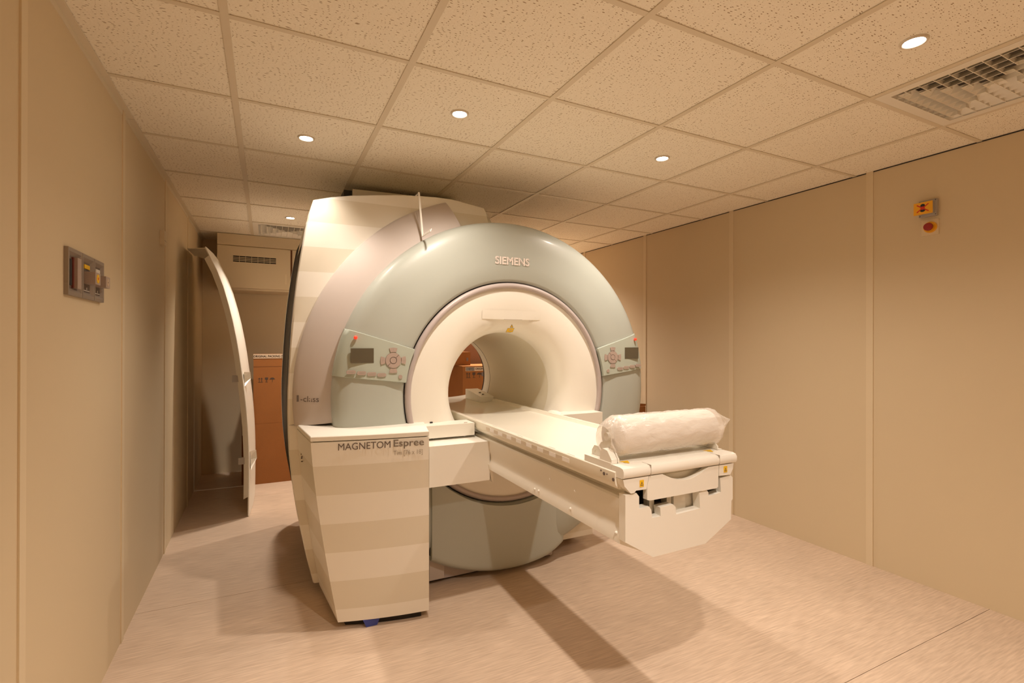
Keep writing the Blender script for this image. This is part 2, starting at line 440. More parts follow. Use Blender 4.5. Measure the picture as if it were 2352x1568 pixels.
ths = sorted(set([math.atan2(z-ZC, x-XC) % (2*PI) for x, z in OUT[:20]] + [math.radians(a) for a in range(95, 187, 2)] + [math.radians(187.0)]))
ths = [t for t in ths if hit(t) and t <= math.radians(187.3)]
rows = []
for fr, y in ((0, 2.775), (.25, 2.80), (.5, 2.825), (.8, 2.84), (.95, 2.845), (.985, 2.85)):
    pass
rows = [[] for _ in range(7)]
for t in ths:
    R1 = hit(t); R0 = 1.0
    for k, (f, y) in enumerate(((0, 2.775), (.45, 2.825), (.75, 2.838), (.94, 2.842), (.985, 2.848), (1, 2.862), (1, 2.925))):
        if k <= 1: r = R0 + (min(1.165, R1-.02)-R0)*k
        else: b_ = min(1.165, R1-.02); r = b_ + (R1-b_)*max(0, (f-.45)/.55)
        if k == 5: r = R1
        if k == 6: r = R1-.001
        if k == 1: y = 2.828
        rows[k].append((XC+r*math.cos(t), y, ZC+r*math.sin(t)))
obj('front_cover', grid_bm(rows), 'stripe', sc, smooth=35, label='white front cover with faint horizontal stripes, behind the grey crescent')
# lower left cover
zs = [.900-.855*i/22 for i in range(23)]
rows = []
for k in range(7):
    row = []
    for z in zs:
        x0 = side_x(z)
        x, y = [(x0+.001, 2.925), (x0, 2.862), (x0+.006, 2.850), (x0+.05, 2.842), (x0+.12, 2.815), (x0+.3, 2.79), (.75, 2.775)][k]
        row.append((x, y, z))
    rows.append(row)
obj('lower_side_cover', grid_bm(rows), 'stripe', sc, smooth=35)
# top cover
rows = []
for y in (2.925, 3.2, 3.6, 3.97):
    rows.append([(x+.002, y, z-.002) for x, z in [(.203, 1.97)]+[p for p in OUT[:10]][::-1]] + [(1.235, y, 2.0)])
obj('top_cover', grid_bm(rows), 'white', sc, smooth=30)
obj('service_turret', bev(prism_bm([(.50, 2.1), (1.25, 2.1), (1.25, 2.345), (.50, 2.328)], 'y', 3.33, 3.85), .004), 'white2', sc, smooth=40)
box('terminal_block', .45, .505, 3.36, 3.5, 2.14, 2.325, 'black', sc)
# magnet vessel
bm = revolve([(.36, 2.80), (.97, 2.80), (.97, 3.97), (.40, 3.97)], CC, 0, 360, 72)
obj('magnet_vessel', bm, 'brown', sc, smooth=40)
prof = [(side_x(z)+.035, z) for z in [2.0-.1*i for i in range(20)]]
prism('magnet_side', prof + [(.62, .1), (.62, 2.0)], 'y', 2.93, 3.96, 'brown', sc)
for z in (1.2, 1.02):
    box('latch', side_x(z)+.02, side_x(z)+.05, 3.2, 3.26, z-.03, z+.03, 'steeld', sc)
# rear cover: outline on the left, circle on the right, round opening
n = 96; rows = [[], [], [], [], [], []]
REAR = OUT[:]
for i in range(n):
    t = 2*PI*i/n + .001
    h = hit(t) if 1.63 < t < 4.0 else None
    R1 = h if h else 1.0
    if 4.0 <= t <= 4.35: R1 = 1.04
    for k, (r, y) in enumerate(((.394, 3.93), (.42, 4.0), (.5, 4.045), (R1-.06, 4.06), (R1, 4.045), (R1, 3.975))):
        rows[k].append((XC+r*math.cos(t), y, max(.03, ZC+r*math.sin(t))))
obj('rear_cover', grid_bm(rows, True), 'white', sc, smooth=40)
# grey crescent
def crescent(t0, t1, name):
    p = [(.975, 2.70), (.99, 2.682), (1.03, 2.698), (1.09, 2.736), (1.15, 2.786), (1.164, 2.801), (1.170, 2.812), (1.1715, 2.822), (1.169, 2.84)]
    return obj(name, revolve(p, CC, t0, t1, 60), 'silver', sc, smooth=50)
ts = 180-math.degrees(math.asin((1.92-ZC)/1.02))       # seam where the bracket hangs
crescent(107, 187.2, 'grey_crescent')
CP = [(.975, 2.70), (.99, 2.682), (1.03, 2.698), (1.09, 2.736), (1.15, 2.786), (1.164, 2.801), (1.170, 2.812)]
def cone_y(r):
    for (r0, y0), (r1, y1) in zip(CP, CP[1:]):
        if r0 <= r <= r1: return y0+(y1-y0)*(r-r0)/(r1-r0)
    return 2.812
pth = []
for i in range(14):
    z = 1.915+.165*i/13; pth.append((.772, cone_y(math.hypot(.772-XC, z-ZC))-.0006, z))
obj('cover_seam', tube_bm(pth, .0012, 5), 'inkgrey', sc)
text('lettering', 'I', .031, face_front(.142, 2.782, 1.029, yaw=-.3), 'ink', sc, bold=.003, width=.007, label='dark letter I starting the small wording on the grey crescent')
text('lettering', '-class', .030, face_front(.1595, 2.7695, 1.030, yaw=-.63), 'ink', sc, width=.103, label='small grey wording -class on the grey crescent')
# blue-green ring
rp = [(.640, 2.66), (.643, 2.605), (.649, 2.594), (.66, 2.588), (.75, 2.580), (.86, 2.580), (.92, 2.585), (.955, 2.596), (.978, 2.612), (.992, 2.635), (.998, 2.66), (.998, 2.76)]
obj('ring_cover', revolve(rp, CC, 0, 360, 144), 'blue', sc, smooth=50, label='blue-green front ring')
obj('bezel_ring', revolve([(.634, 2.66), (.637, 2.60), (.634, 2.590), (.625, 2.584), (.614, 2.584), (.607, 2.59), (.605, 2.62)], CC, 0, 360, 120), 'bezel', sc, smooth=50, label='grey ring round the white funnel')
obj('gap_ring', revolve([(.643, 2.612), (.634, 2.612)], CC, 0, 360, 96), 'dark', sc)
fp = [(.606, 2.604), (.58, 2.602), (.53, 2.604), (.48, 2.610), (.44, 2.620), (.41, 2.634), (.385, 2.655), (.368, 2.682), (.356, 2.715), (.351, 2.75), (.350, 2.785)]
obj('bore_funnel', revolve(fp, CC, 0, 360, 144), 'white2', sc, smooth=60, label='white flared mouth of the bore')
obj('bore_tube', revolve([(.352, 2.787), (.352, 3.2), (.352, 3.72)], CC, 0, 360, 96), 'bore', sc, smooth=60)
obj('rear_funnel', revolve([(.350, 3.72), (.353, 3.79), (.365, 3.86), (.392, 3.93)], CC, 0, 360, 96), 'white2', sc, smooth=60)
# hood of the positioning laser above the bore
rows = []
nx = 28
for fz in (0, .3, .6, .85, 1.0, 1.02):
    row = []
    for i in range(nx+1):
        u = -1+2*i/nx; x = XC + u*.19
        d = .009*max(0, math.cos(u*PI/2))**1.3
        z = 1.525 - .053*min(fz, 1)
        r = math.hypot(x-XC, z-ZC)
        ys = 2.6035 if r > .53 else 2.604 + .02*((.53-r)/.1)**2
        row.append((x, ys - (d*min(fz, 1)**1.5 if fz <= 1 else -.003) - .0006, z))
    rows.append(row)
obj('laser_hood', grid_bm(rows), 'white2', sc, smooth=60)
box('laser_window', XC-.055, XC+.062, 2.5965, 2.603, 1.4695, 1.4722, 'inkgrey', sc)
def sticker(name, pts, y, m, par, t=.0012, tilt=0, **k):
    return prism(name, pts, 'y', y-t, y, m, par, **k)
def flare_y(r):
    for (r0, y0), (r1, y1) in zip(fp, fp[1:]):
        if r1 <= r <= r0: return y0+(y1-y0)*(r0-r)/(r0-r1)
    return 2.604 if r > .6 else 2.785
def on_flare(px, py, off):
    y = 2.59
    while y < 2.78:
        p = at(px, py, 'y', y)
        if y >= flare_y(math.hypot(p.x-XC, p.z-ZC))-off: break
        y += .0005
    return p
def flare_sticker(name, quad, off, m, par, n=8, **k):
    """quad of pixels laid on the curved mouth of the bore"""
    (a, b, c, d) = quad; rows = []
    for j in range(n+1):
        v = j/n; l = (a[0]+(d[0]-a[0])*v, a[1]+(d[1]-a[1])*v); r = (b[0]+(c[0]-b[0])*v, b[1]+(c[1]-b[1])*v)
        rows.append([tuple(on_flare(l[0]+(r[0]-l[0])*i/n, l[1]+(r[1]-l[1])*i/n, off)) for i in range(n+1)])
    return obj(name, grid_bm(rows), m, par, **k)
st = flare_sticker('warning_sticker', [(1166, 753), (1182, 753), (1177, 763.5), (1160.5, 763.5)], .001, 'inkgrey', sc, label='yellow slanted warning sticker above the bore')
flare_sticker('sticker_print', [(1166.6, 753.8), (1181.2, 753.8), (1176.6, 762.8), (1161.6, 762.8)], .0018, 'yellow', st)
flare_sticker('sticker_print', [(1169, 757), (1177, 757), (1176, 759), (1168, 759)], .0024, 'tape', st)
st = flare_sticker('warning_sticker', [(1175.8, 744.5), (1176, 744.5), (1179, 752), (1171, 752)], .001, 'ink', sc, label='small triangular laser warning sticker')
flare_sticker('sticker_print', [(1175.6, 746.5), (1176, 746.5), (1178, 751.2), (1172.8, 751.2)], .0018, 'yellow', st)
text('lettering', 'SIEMENS', .042, face_front(1.171, 2.5772, 1.787), 'inkraised', sc, bold=.0035, width=.219, label='pale raised capital letters on the top of the blue-green ring')

# lower skirt, bulging a little in front of the ring
rows = []
zn = 26
def skirt(x):
    dx = x-XC; return ZC-math.sqrt(.648**2-dx*dx), ZC-math.sqrt(1.02**2-dx*dx)
xs = [.80+.852*i/40 for i in range(41)]
for j in range(zn+1):
    row = []
    for x in xs:
        zt, zb = skirt(x); z = zt+(zb-zt)*min(1, j/(zn-1))
        e = max(0, (x-1.48)/.172)
        y = 2.556 + .035*e*e + .012*((x-1.2)/.4)**2
        tb = max(0, 1-(z-zb)/.035)
        y += .022*(1-math.sqrt(max(0, 1-tb*tb)))
        if j == zn: y = 2.70
        row.append((x, y, z))
    if j in (0,): pass
    rows.append([(xs[0], 2.66, row[0][2])] + row + [(xs[-1]+.001, 2.66, row[-1][2])])
obj('skirt_cover', grid_bm(rows), 'blue', sc, smooth=50, label='blue-green lower front cover under the table')
box('base_plinth', .79, 1.60, 2.652, 2.78, .018, .22, 'bezel', sc, bevel=.003)
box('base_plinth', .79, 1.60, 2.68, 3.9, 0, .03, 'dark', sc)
pl_ = box('end_plate', .806, .89, 2.632, 2.652, .03, .172, 'silver', sc, bevel=.004)
cyl('plate_screw', (.85, 2.632, .155), (.85, 2.629, .155), .008, 'silver', pl_, n=12)
box('lower_body_cover', 1.60, 1.953, 2.722, 3.9, .062, .40, 'stripe', sc, bevel=.01)
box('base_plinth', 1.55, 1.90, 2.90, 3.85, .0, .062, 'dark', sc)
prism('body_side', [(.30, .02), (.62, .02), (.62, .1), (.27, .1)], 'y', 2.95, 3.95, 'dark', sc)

# control panels, mirrored left and right
def control(s, label):
    X = lambda dx: XC + s*dx        # dx measured outward from the axis, positive to the right for s=+1
    Y0 = 2.580
    # outline: inner top, outer top, outer bottom, inner bottom (outward distances)
    it, ot, ob, ib = (.590, 1.297), (.940, 1.403), (.998, 1.169), (.634, 1.126)
    outer = []
    for k in range(9):
        z = ot[1]+(ob[1]-ot[1])*k/8; outer.append((math.sqrt(1.0005**2-(z-ZC)**2), z))
    inner = []
    for k in range(9):
        z = ib[1]+(it[1]-ib[1])*k/8; inner.append((math.sqrt(.640**2-(z-ZC)**2), z))
    # rows from top edge to bottom edge; across from inner to outer with the rim turned back
    rows = []
    for k in range(9):
        (ox, oz), (ix, iz) = outer[k], inner[8-k]
        row = []
        for f in (0, .003, .02, .3, .6, .8, .88, .93, .965, .985, .997, 1.0, 1.0):
            x, z = ix+(ox-ix)*f, iz+(oz-iz)*f; r = math.hypot(x, z-ZC)
            base = 2.580; r = min(r, .9975)
            for (r0, y0), (r1, y1) in zip(rp[4:], rp[5:]):
                if r0 <= r <= r1: base = y0+(y1-y0)*(r-r0)/(r1-r0)
            row.append([X(x), base-.010, z])
        row[0][1] = 2.60; row[-2][1] = min(row[-2][1], 2.66); row[-1][1] = 2.74
        rows.append([tuple(p) for p in row])
    top = [(x, y+.012, z+.0035) for x, y, z in rows[0]]; bot = [(x, y+.012, z-.0035) for x, y, z in rows[-1]]
    cp = obj('control_panel', grid_bm([top]+rows+[bot]), 'bluepanel', sc, smooth=50, label=label)
    yf = 2.570
    def plate(name, pts, m, d=.003, bevel=0):
        q = [(X(a), b) for a, b in pts]
        return obj(name, bev(prism_bm(q, 'y', yf-d, yf+.004), bevel), m, cp, smooth=40)
    plate('screen', [(.804, 1.232), (.917, 1.232), (.917, 1.306), (.804, 1.306)], 'screen', .0015)
    c0 = (.705, 1.243)
    def arc(r0, r1, a0, a1, n=8):
        return [(c0[0]+r1*math.cos(math.radians(a0+(a1-a0)*i/n)), c0[1]+r1*math.sin(math.radians(a0+(a1-a0)*i/n))) for i in range(n+1)] + \
               [(c0[0]+r0*math.cos(math.radians(a1+(a0-a1)*i/n)), c0[1]+r0*math.sin(math.radians(a1+(a0-a1)*i/n))) for i in range(n+1)]
    plate('jog_ring', arc(.0185, .040, -43, 133, 20), 'key', .004, .0006); plate('jog_ring', arc(.0185, .040, 137, 313, 20), 'key', .004, .0006)
    plate('jog_ring_shade', [(c0[0]+.0405*math.cos(2*PI*i/36), c0[1]+.0405*math.sin(2*PI*i/36)) for i in range(36)], 'steeld', .0015)  # dark disc stands in for the shade around and inside the jog ring
    plate('jog_button', [(c0[0]+.0155*math.cos(2*PI*i/24), c0[1]+.0155*math.sin(2*PI*i/24)) for i in range(24)], 'key', .005, .0006)
    for a in (0, 90, 180, 270):
        k_ = plate('arrow_key', arc(.043, .066, a-19, a+19), 'key', .004, .0008)
    for a in (0, 90, 180, 270):
        cx, cz = c0[0]+.055*math.cos(math.radians(a)), c0[1]+.055*math.sin(math.radians(a))
        plate('key_symbol', [(cx-.003, cz-.003), (cx+.003, cz-.003), (cx, cz+.004)], 'inkgrey', .0045)
    for dx, z in ((.915, 1.187), (.864, 1.181), (.814, 1.175), (.764, 1.169)):
        pts = [(dx-.013+.010*math.cos(t), z+.0095*math.sin(t)) for t in [math.radians(90+20*i) for i in range(10)]] + \
              [(dx+.013+.010*math.cos(t), z+.0095*math.sin(t)) for t in [math.radians(-90+20*i) for i in range(10)]]
        plate('push_key', pts, 'key', .004, .0008)
        plate('key_symbol', [(dx-.014, z-.0015), (dx+.014, z-.0015), (dx+.014, z+.0015), (dx-.014, z+.0015)], 'inkgrey', .0045)
    plate('round_key', [(.668+.0105*math.cos(2*PI*i/20), 1.157+.0105*math.sin(2*PI*i/20)) for i in range(20)], 'key', .004, .0008)
    bm = B(); bmesh.ops.create_uvsphere(bm, u_segments=16, v_segments=10, radius=.0095)
    bmesh.ops.transform(bm, matrix=Matrix.Translation((X(.893), 2.572, 1.360)), verts=bm.verts)
    obj('indicator_lamp', bm, 'red', cp, smooth=60, label='small glowing red indicator')
control(-1, 'left control panel with dark screen and round jog dial')
control(1, 'right control panel with dark screen and round jog dial')

# shelf across the funnel beside the table
def shelf(x0, x1, z0, z1, name='side_shelf'):
    pts = [(x0, z0), (x1, z0), (x1, z1), (x0, z1)]
    return obj(name, bev(prism_bm(pts, 'y', 2.515, 2.64), .005), 'white2', sc, smooth=40)
shelf(.745, 1.022, .832, .898); shelf(1.572, 1.88, .832, .905)
for s, xx in ((-1, .975), (1, 1.60)):
    box('shelf_notch', xx-.006, xx+.012, 2.532, 2.540, .897, .9003, 'key' , sc)
bm = B(); bmesh.ops.create_uvsphere(bm, u_segments=20, v_segments=12, radius=1)
bmesh.ops.transform(bm, matrix=Matrix.Translation((1.583, 2.60, .902)) @ Matrix.Diagonal((.034, .07, .020, 1)), verts=bm.verts)
obj('guide_hump', bm, 'white2', sc, smooth=60)

# ================================================================ CABINET IN FRONT ON THE LEFT
cb = empty('electronics_cabinet', (.47, 2.6, 0), 'tall white tapering cabinet with faint stripes and printed lettering, front left of the scanner', 'cabinet')
def ring4(fl, fr, br, bl, z, n=10, bow=.012):
    """outline of the cabinet at height z with a slightly bowed front"""
    p = []
    for i in range(n+1):
        f = i/n; p.append((fl[0]+(fr[0]-fl[0])*f, fl[1]+(fr[1]-fl[1])*f - bow*4*f*(1-f), z))
    p.append((br[0], br[1], z)); p.append((bl[0], bl[1], z)); return p
def cab_ring(z, ins=0, bow=.012):
    f = (.905-z)/(.905-.036)
    g = max(0, f)**1.35
    flx = .182 + (.303-.182)*g; frx = .709+.004*f
    fl = (flx+ins, 2.42+ins); fr = (frx-ins, 2.330+.006*f+ins)
    blx = .145 + .115*g
    return ring4(fl, fr, (.795-ins, 2.75), (blx+ins, 2.838), z, bow=bow)
zz = [.878, .874] + [.85-.05*i for i in range(16)] + [.055, .040, .036]
rows = [cab_ring(.880, .006)] + [cab_ring(z) for z in zz] + [cab_ring(.034, .005)]
bm = grid_bm(rows, True); bm.faces.new([v for v in bm.verts][-13:]) ; bm.faces.new([v for v in bm.verts][:13])
obj('body', bm, 'stripe', cb, smooth=25)
rows = [cab_ring(.879, .010), cab_ring(.8815, .010)]
obj('lid_gap', grid_bm(rows, True), 'dark', cb)
rows = [cab_ring(.8835, .003), cab_ring(.885, .0), cab_ring(.9035, .0), cab_ring(.9065, .002), cab_ring(.9075, .006)]
bm = grid_bm(rows, True); vv = list(bm.verts); bm.faces.new(vv[-13:]); bm.faces.new(vv[:13])
obj('lid', bm, 'white', cb, smooth=25, label='plain white flat lid')
rows = [cab_ring(.0, .03), cab_ring(.036, .03)]
obj('plinth', grid_bm(rows, True), 'dark', cb)
obj('foot', bev(prism_bm([(.425, .0), (.475, .0), (.49, .036), (.41, .036)], 'y', 2.385, 2.44), .003), 'bluefoot', cb, smooth=40, label='blue levelling foot')
yaw = math.atan2(2.330-2.42, .709-.182)
def on_front(x, z, off=.0015):
    f = (x-.182)/(.709-.182); y = 2.42+(2.330-2.42)*f - .012*4*f*(1-f)
    return face_front(x, y-off, z, yaw)
text('lettering', 'MAGNETOM', .032, on_front(.297, .8405, .007), 'ink', cb, width=.233, label='dark thin capital lettering')
text('lettering', 'Espree', .033, on_front(.541, .8425, .003), 'inkgrey', cb, bold=.0018, width=.141, label='grey bold lettering')
text('lettering', 'Tim [76 x 18]', .0215, on_front(.541, .8030, .003), 'inkgrey', cb, width=.136, label='small grey lettering')
for k, (dy, dz) in enumerate(((0, 0), (.012, .012), (.0, .024), (.02, .03))):
    o = cyl('screw_hole', (.168, 2.71+dy*1.6, .735+dz), (.160, 2.71+dy*1.6, .735+dz), .0035, 'ink', cb, n=8)
box('side_gap', .797, .812, 2.60, 2.77, .18, .905, 'dark', cb)

# ================================================================ PATIENT TABLE
tb = empty('patient_table', (1.3, 1.9, 0), 'long white cantilevered patient table running out of the scanner bore', 'table')
XA, XB_, YE = 1.05, 1.545, 1.28
def seg_profile(left=True):
    s = 1 if left else -1
    x0 = XA if left else XB_
    return [(x0, .838), (x0, .770), (x0+s*.007, .750), (x0+s*.007, .720), (x0, .698), (x0, .672), (x0+s*.12, .618)]
pL = seg_profile(True); pR = seg_profile(False)
pts = [(XA+.02, .829)] + [(XA+.006, .8275)] + [(XA, .821)] + pL[1:] + pR[::-1][:-1] + [(XB_, .821), (XB_-.006, .8275), (XB_-.02, .829), (XB_-.035, .829), (XB_-.045, .69), (XA+.045, .69), (XA+.035, .829)]
obj('beam', prism_bm([p for p in pts if not (p[1] == .69 or (p[1] == .829 and p[0] in (XB_-.035, XA+.035)))], 'y', YE+.16, 2.575), 'white2', tb, smooth=25)
obj('beam_end', prism_bm(pts, 'y', YE+.03, YE+.1598), 'white2', tb, smooth=25)
# side arm to the cabinet
obj('arm', bev(prism_bm([(.726, 2.38), (XA+.003, 2.38), (XA+.003, 2.56), (.764, 2.56)], 'z', .616, .8195), .008, 3), 'white', tb, smooth=40)
obj('gusset', prism_bm([(XA-.006, .70), (XA+.02, .70), (XA+.02, .60), (XA+.012, .616)], 'y', 2.376, 2.56), 'white2', tb)
for px, py in ((1264, 1100), (1321, 1127), (1228, 1123), (1237, 1127), (1310, 1168), (1415, 1223)):
    p = at(px, py, 'x', XA)
    bm = B(); bmesh.ops.create_uvsphere(bm, u_segments=12, v_segments=8, radius=.0055)
    bmesh.ops.transform(bm, matrix=Matrix.Translation((XA+.001, p.y, p.z)), verts=bm.verts)
    obj('rivet', bm, 'white', tb, smooth=60)
# end fascia with its stepped cut-outs
fas = [(1433, 1138), (1462, 1132), (1468, 1140), (1468, 1168), (1491, 1163), (1496, 1170), (1498, 1189), (1518, 1185), (1516, 1165), (1546, 1158), (1552, 1164), (1553, 1181), (1608, 1167), (1606, 1130), (1622, 1124), (1627, 1130), (1628, 1139), (1656, 1130), (1654, 1098),
       (1678, 1091), (1683, 1096), (1683, 1145), (1680, 1150), (1679, 1192), (1620, 1248), (1500, 1279), (1434, 1246)]
fp2 = []
for px, py in fas:
    p = at(px, py, 'y', YE); fp2.append((p.x, p.z))
fp2[0] = (XA-.001, fp2[0][1]); fp2[-1] = (XA-.001, fp2[-1][1])
bm = prism_bm(fp2, 'y', YE, YE+.032)
obj('end_fascia', bev(bm, .004, 2), 'white', tb, smooth=35, label='white end fascia with stepped cut-outs along its top')
# mechanics behind the fascia
obj('mechanism_bay', bbox(B(), XA+.047, XB_-.047, YE+.13, YE+.15, .692, .845), 'brown', tb)
for x, z in ((1.12, .79), (1.16, .76), (1.235, .795), (1.25, .765), (1.46, .80), (1.49, .785)): box('drive_block', x-.012, x+.012, YE+.09, YE+.13, z-.012, z+.012, 'black', tb, bevel=.002)
for x0, x1, z0, z1, yy, m in ((1.186, 1.207, .700, .82, .040, 'white'), (1.270, 1.291, .74, .83, .045, 'white2'), (1.294, 1.350, .690, .83, .036, 'white'), (1.351, 1.398, .70, .83, .041, 'white2')):
    box('bracket_plate', x0, x1, YE+yy, YE+yy+.03, z0, z1, m, tb, bevel=.003)
box('drive_rod', 1.08, 1.52, YE+.07, YE+.085, .755, .768, 'steeld', tb)
# sliding tray
def tray_prof(z0=0):
    L, R = 1.030, 1.560
    p = [(L+.030, .850), (L+.016, .853), (L+.003, .868), (L, .878), (L, .909), (L+.003, .912), (L+.020, .912), (L+.024, .905), (L+.032, .895)]
    n = 14
    mid = [(L+.032+(R-L-.064)*i/n, .895-.016*(1-(2*i/n-1)**2)) for i in range(1, n)]
    q = [(L+R-x, z) for x, z in p][::-1]
    return p + mid + q
obj('tray', prism_bm(tray_prof(), 'y', YE+.03, 3.93), 'tray', tb, smooth=30, label='shallow glossy white tabletop tray')
box('slide_rail', 1.078, 1.098, YE+.04, 3.0, .826, .846, 'white2', tb)
box('slide_rail', 1.492, 1.512, YE+.04, 3.0, .826, .846, 'white2', tb)
box('tray_edge_gap', 1.070, 1.520, YE+.04, 3.9, .846, .854, 'steeld', tb)
y = 1.584
for k in range(8):
    box('rail_slot', 1.0292, 1.031, y, y+.050, .881, .897, 'paper', tb, label='pale rail slot')
    box('rail_slot', 1.0292, 1.031, y+.052, y+.098, .881, .897, 'slot', tb)
    y += .099
for k in range(8):
    box('top_slot', 1.0375, 1.0395, 1.56+k*.14, 1.61+k*.14, .9118, .9126, 'inkgrey', tb)
# tray end: rounded bar, panel with a curved grip
LE, RE, TY = 1.036, 1.556, 1.284
bar = [(TY-.010, .897), (TY-.014, .904), (TY-.014, .919), (TY-.008, .928), (TY+.006, .931), (TY+.05, .931), (TY+.05, .895), (TY-.004, .895)]
obj('end_bar', bev(prism_bm(bar, 'x', LE-.002, RE+.004), .004, 3), 'white', tb, smooth=40)
for x in (1.148, 1.470): box('bar_joint', x-.0007, x+.0007, TY-.0145, TY+.03, .897, .9315, 'inkgrey', tb)
n = 22
lip = [(1.204+.218*i/n, .893-.032*math.sin(PI*i/n)) for i in range(n+1)]
pan = [(1.146, .893)] + lip + [(1.472, .893), (1.469, .816), (1.462, .812), (1.148, .811), (1.137, .815), (1.137, .86)]
obj('grip_panel', bev(prism_bm(pan, 'y', TY-.008, TY+.012), .0035, 3), 'white', tb, smooth=40, label='white end panel with a smiling grip recess')
obj('grip_recess', bbox(B(), 1.19, 1.44, TY+.030, TY+.034, .83, .896), 'white2', tb)
lc = [(LE, .893), (1.143, .893), (1.134, .851), (1.090, .852), (1.082, .845), (1.068, .845), (LE+.006, .872)]
rc = [(1.474, .893), (RE-.006, .893), (1.545, .872), (1.532, .853), (1.474, .855)]
obj('corner_cap', bev(prism_bm(lc, 'y', TY-.008, TY+.12), .003), 'white', tb, smooth=40)
obj('corner_cap', bev(prism_bm(rc, 'y', TY-.008, TY+.12), .003), 'white', tb, smooth=40)
def pinch(x, z):
    s = box('warning_sticker', x-.0085, x+.0085, TY-.0095, TY-.008, z-.011, z+.011, 'yellow', tb, label='small yellow pinch warning sticker')
    prism('sticker_print', [(x-.006, z-.007), (x+.006, z-.007), (x, z+.006)], 'y', TY-.0100, TY-.0093, 'ink', s)
    prism('sticker_print', [(x-.003, z-.005), (x+.003, z-.005), (x, z+.001)], 'y', TY-.0104, TY-.0099, 'yellow', s)
pinch(1.113, .873); pinch(1.506, .876)
# plug box at the far end of the tray
obj('coil_socket', bev(prism_bm([(3.42, .886), (3.74, .886), (3.74, .962), (3.60, .950), (3.42, .928)], 'x', 1.44, 1.545), .004), 'white', tb, smooth=40)
for y in (3.50, 3.56): cyl('socket_hole', (1.49, y, .938+(y-3.5)*.12), (1.49, y, .943+(y-3.5)*.12), .008, 'steeld', tb, n=12)

# holder for the paper roll and the wrapped roll
rh = empty('roll_holder', (1.3, 1.40, .91), 'white plastic holder clamped to the end of the table, carrying the wrapped roll', 'holder')
RY, RZ, RR = 1.385, 1.014, .070
def side_plate(x, t, s):
    pts = [(RY-.050, .934), (RY+.085, .934), (RY+.07, .955), (RY+.045, .985), (RY+.014, 1.0), (RY+.012, RZ+.048), (RY+.006, RZ+.054), (RY-.004, RZ+.054), (RY-.01, RZ+.046), (RY-.012, .995), (RY-.03, .975), (RY-.040, .955), (RY-.050, .945)]
    return obj('side_plate', bev(prism_bm(pts, 'x', x, x+t), .002), 'white2', rh, smooth=40)
side_plate(1.062, .006, 1); side_plate(1.532, .006, -1)
cyl('axle_stub', (1.050, RY, RZ), (1.0755, RY, RZ), .014, 'white2', rh); cyl('axle_stub', (1.5305, RY, RZ), (1.550, RY, RZ), .014, 'white2', rh)
box('clamp_rail', 1.034, 1.060, 1.336, 1.49, .9125, .934, 'white2', rh, bevel=.002)
box('clamp_rail', 1.534, 1.558, 1.336, 1.49, .9125, .934, 'white2', rh, bevel=.002)
obj('clamp_block', bev(prism_bm([(1.336, .934), (1.40, .934), (1.40, .962), (1.385, .975), (1.36, .972), (1.336, .945)], 'x', 1.036, 1.060), .002), 'white', rh, smooth=40)
box('deck_plate', 1.062, 1.532, 1.335, RY+.06, .926, .9325, 'white', rh, bevel=.002)
obj('clip', bev(prism_bm([(1.42, .936), (1.435, .936), (1.435, .945), (1.445, .954), (1.462, .954), (1.472, .945), (1.472, .91), (1.485, .91), (1.485, .95), (1.470, .968), (1.438, .968), (1.42, .952)], 'x', 1.063, 1.083), .002), 'white', rh, smooth=40)
for x in (1.095, 1.49):
    s = sticker('warning_sticker', [(x-.02, .9385), (x+.02, .9385), (x, .9385+.0)], 1.35, 'yellow', rh) if False else None
    bm = B(); vs = [bm.verts.new(p) for p in ((x-.020, 1.348, .9330), (x+.020, 1.348, .9330), (x+.002, 1.318, .9330))]
    bm.faces.new(vs); solid(bm, .0006)
    o = obj('warning_sticker', bm, 'yellow', rh, label='yellow triangular warning sticker')
for y, z, r_ in ((1.385, .900, .003), (1.368, .893, .006), (1.352, .895, .0025), (1.318, .885, .006)):
    cyl('screw', (1.0305, y, z), (1.0285, y, z), r_, 'steeld', tb, n=10)

pr = empty('paper_roll', (1.3, RY, RZ-RR), 'thick white roll wrapped in wrinkled clear plastic, lying across the end of the table', 'roll')
cyl('roll', (1.078, RY, RZ), (1.528, RY, RZ), RR-.004, 'paper', pr, n=48, bevel=.004)
nseg = 56; rows = []
xsr = [1.044, 1.048, 1.053, 1.058, 1.064, 1.071, 1.080, 1.09] + [1.09+.01*i for i in range(1, 44)] + [1.535, 1.545, 1.556, 1.568, 1.582, 1.596, 1.612, 1.628, 1.645, 1.66]
import mathutils.noise as mn
for x in xsr:
    row = []
    if x < 1.09: s = .55+.45*math.sqrt(max(0, (x-1.043)/.047))
    elif x <= 1.545: s = 1
    else: s = max(.03, 1-(x-1.545)/.119)
    for k in range(nseg):
        t = 2*PI*k/nseg
        fold = abs(mn.noise(Vector((x*16+t*2.4, math.cos(t)*2.5, math.sin(t)*2.5))))*.0065 + abs(mn.noise(Vector((x*38+5*math.sin(t), math.cos(t)*8+x*14, math.sin(t)*8))))*.0030
        r = (RR - .002 + fold)*s
        f = max(0, (x-1.545)/.115); g = max(0, (1.08-x)/.06)
        cz = .018*f - .016*g
        cy = .012*g
        z = RZ+cz+r*math.sin(t)*(1-.25*f)
        row.append((x, RY+cy+r*math.cos(t)*(1-.35*f), max(z, .9345)))
    rows.append(row)
bm = grid_bm(rows, True)
obj('plastic_wrap', bm, 'film', pr, smooth=80, label='wrinkled clear plastic film twisted to a point at one end')

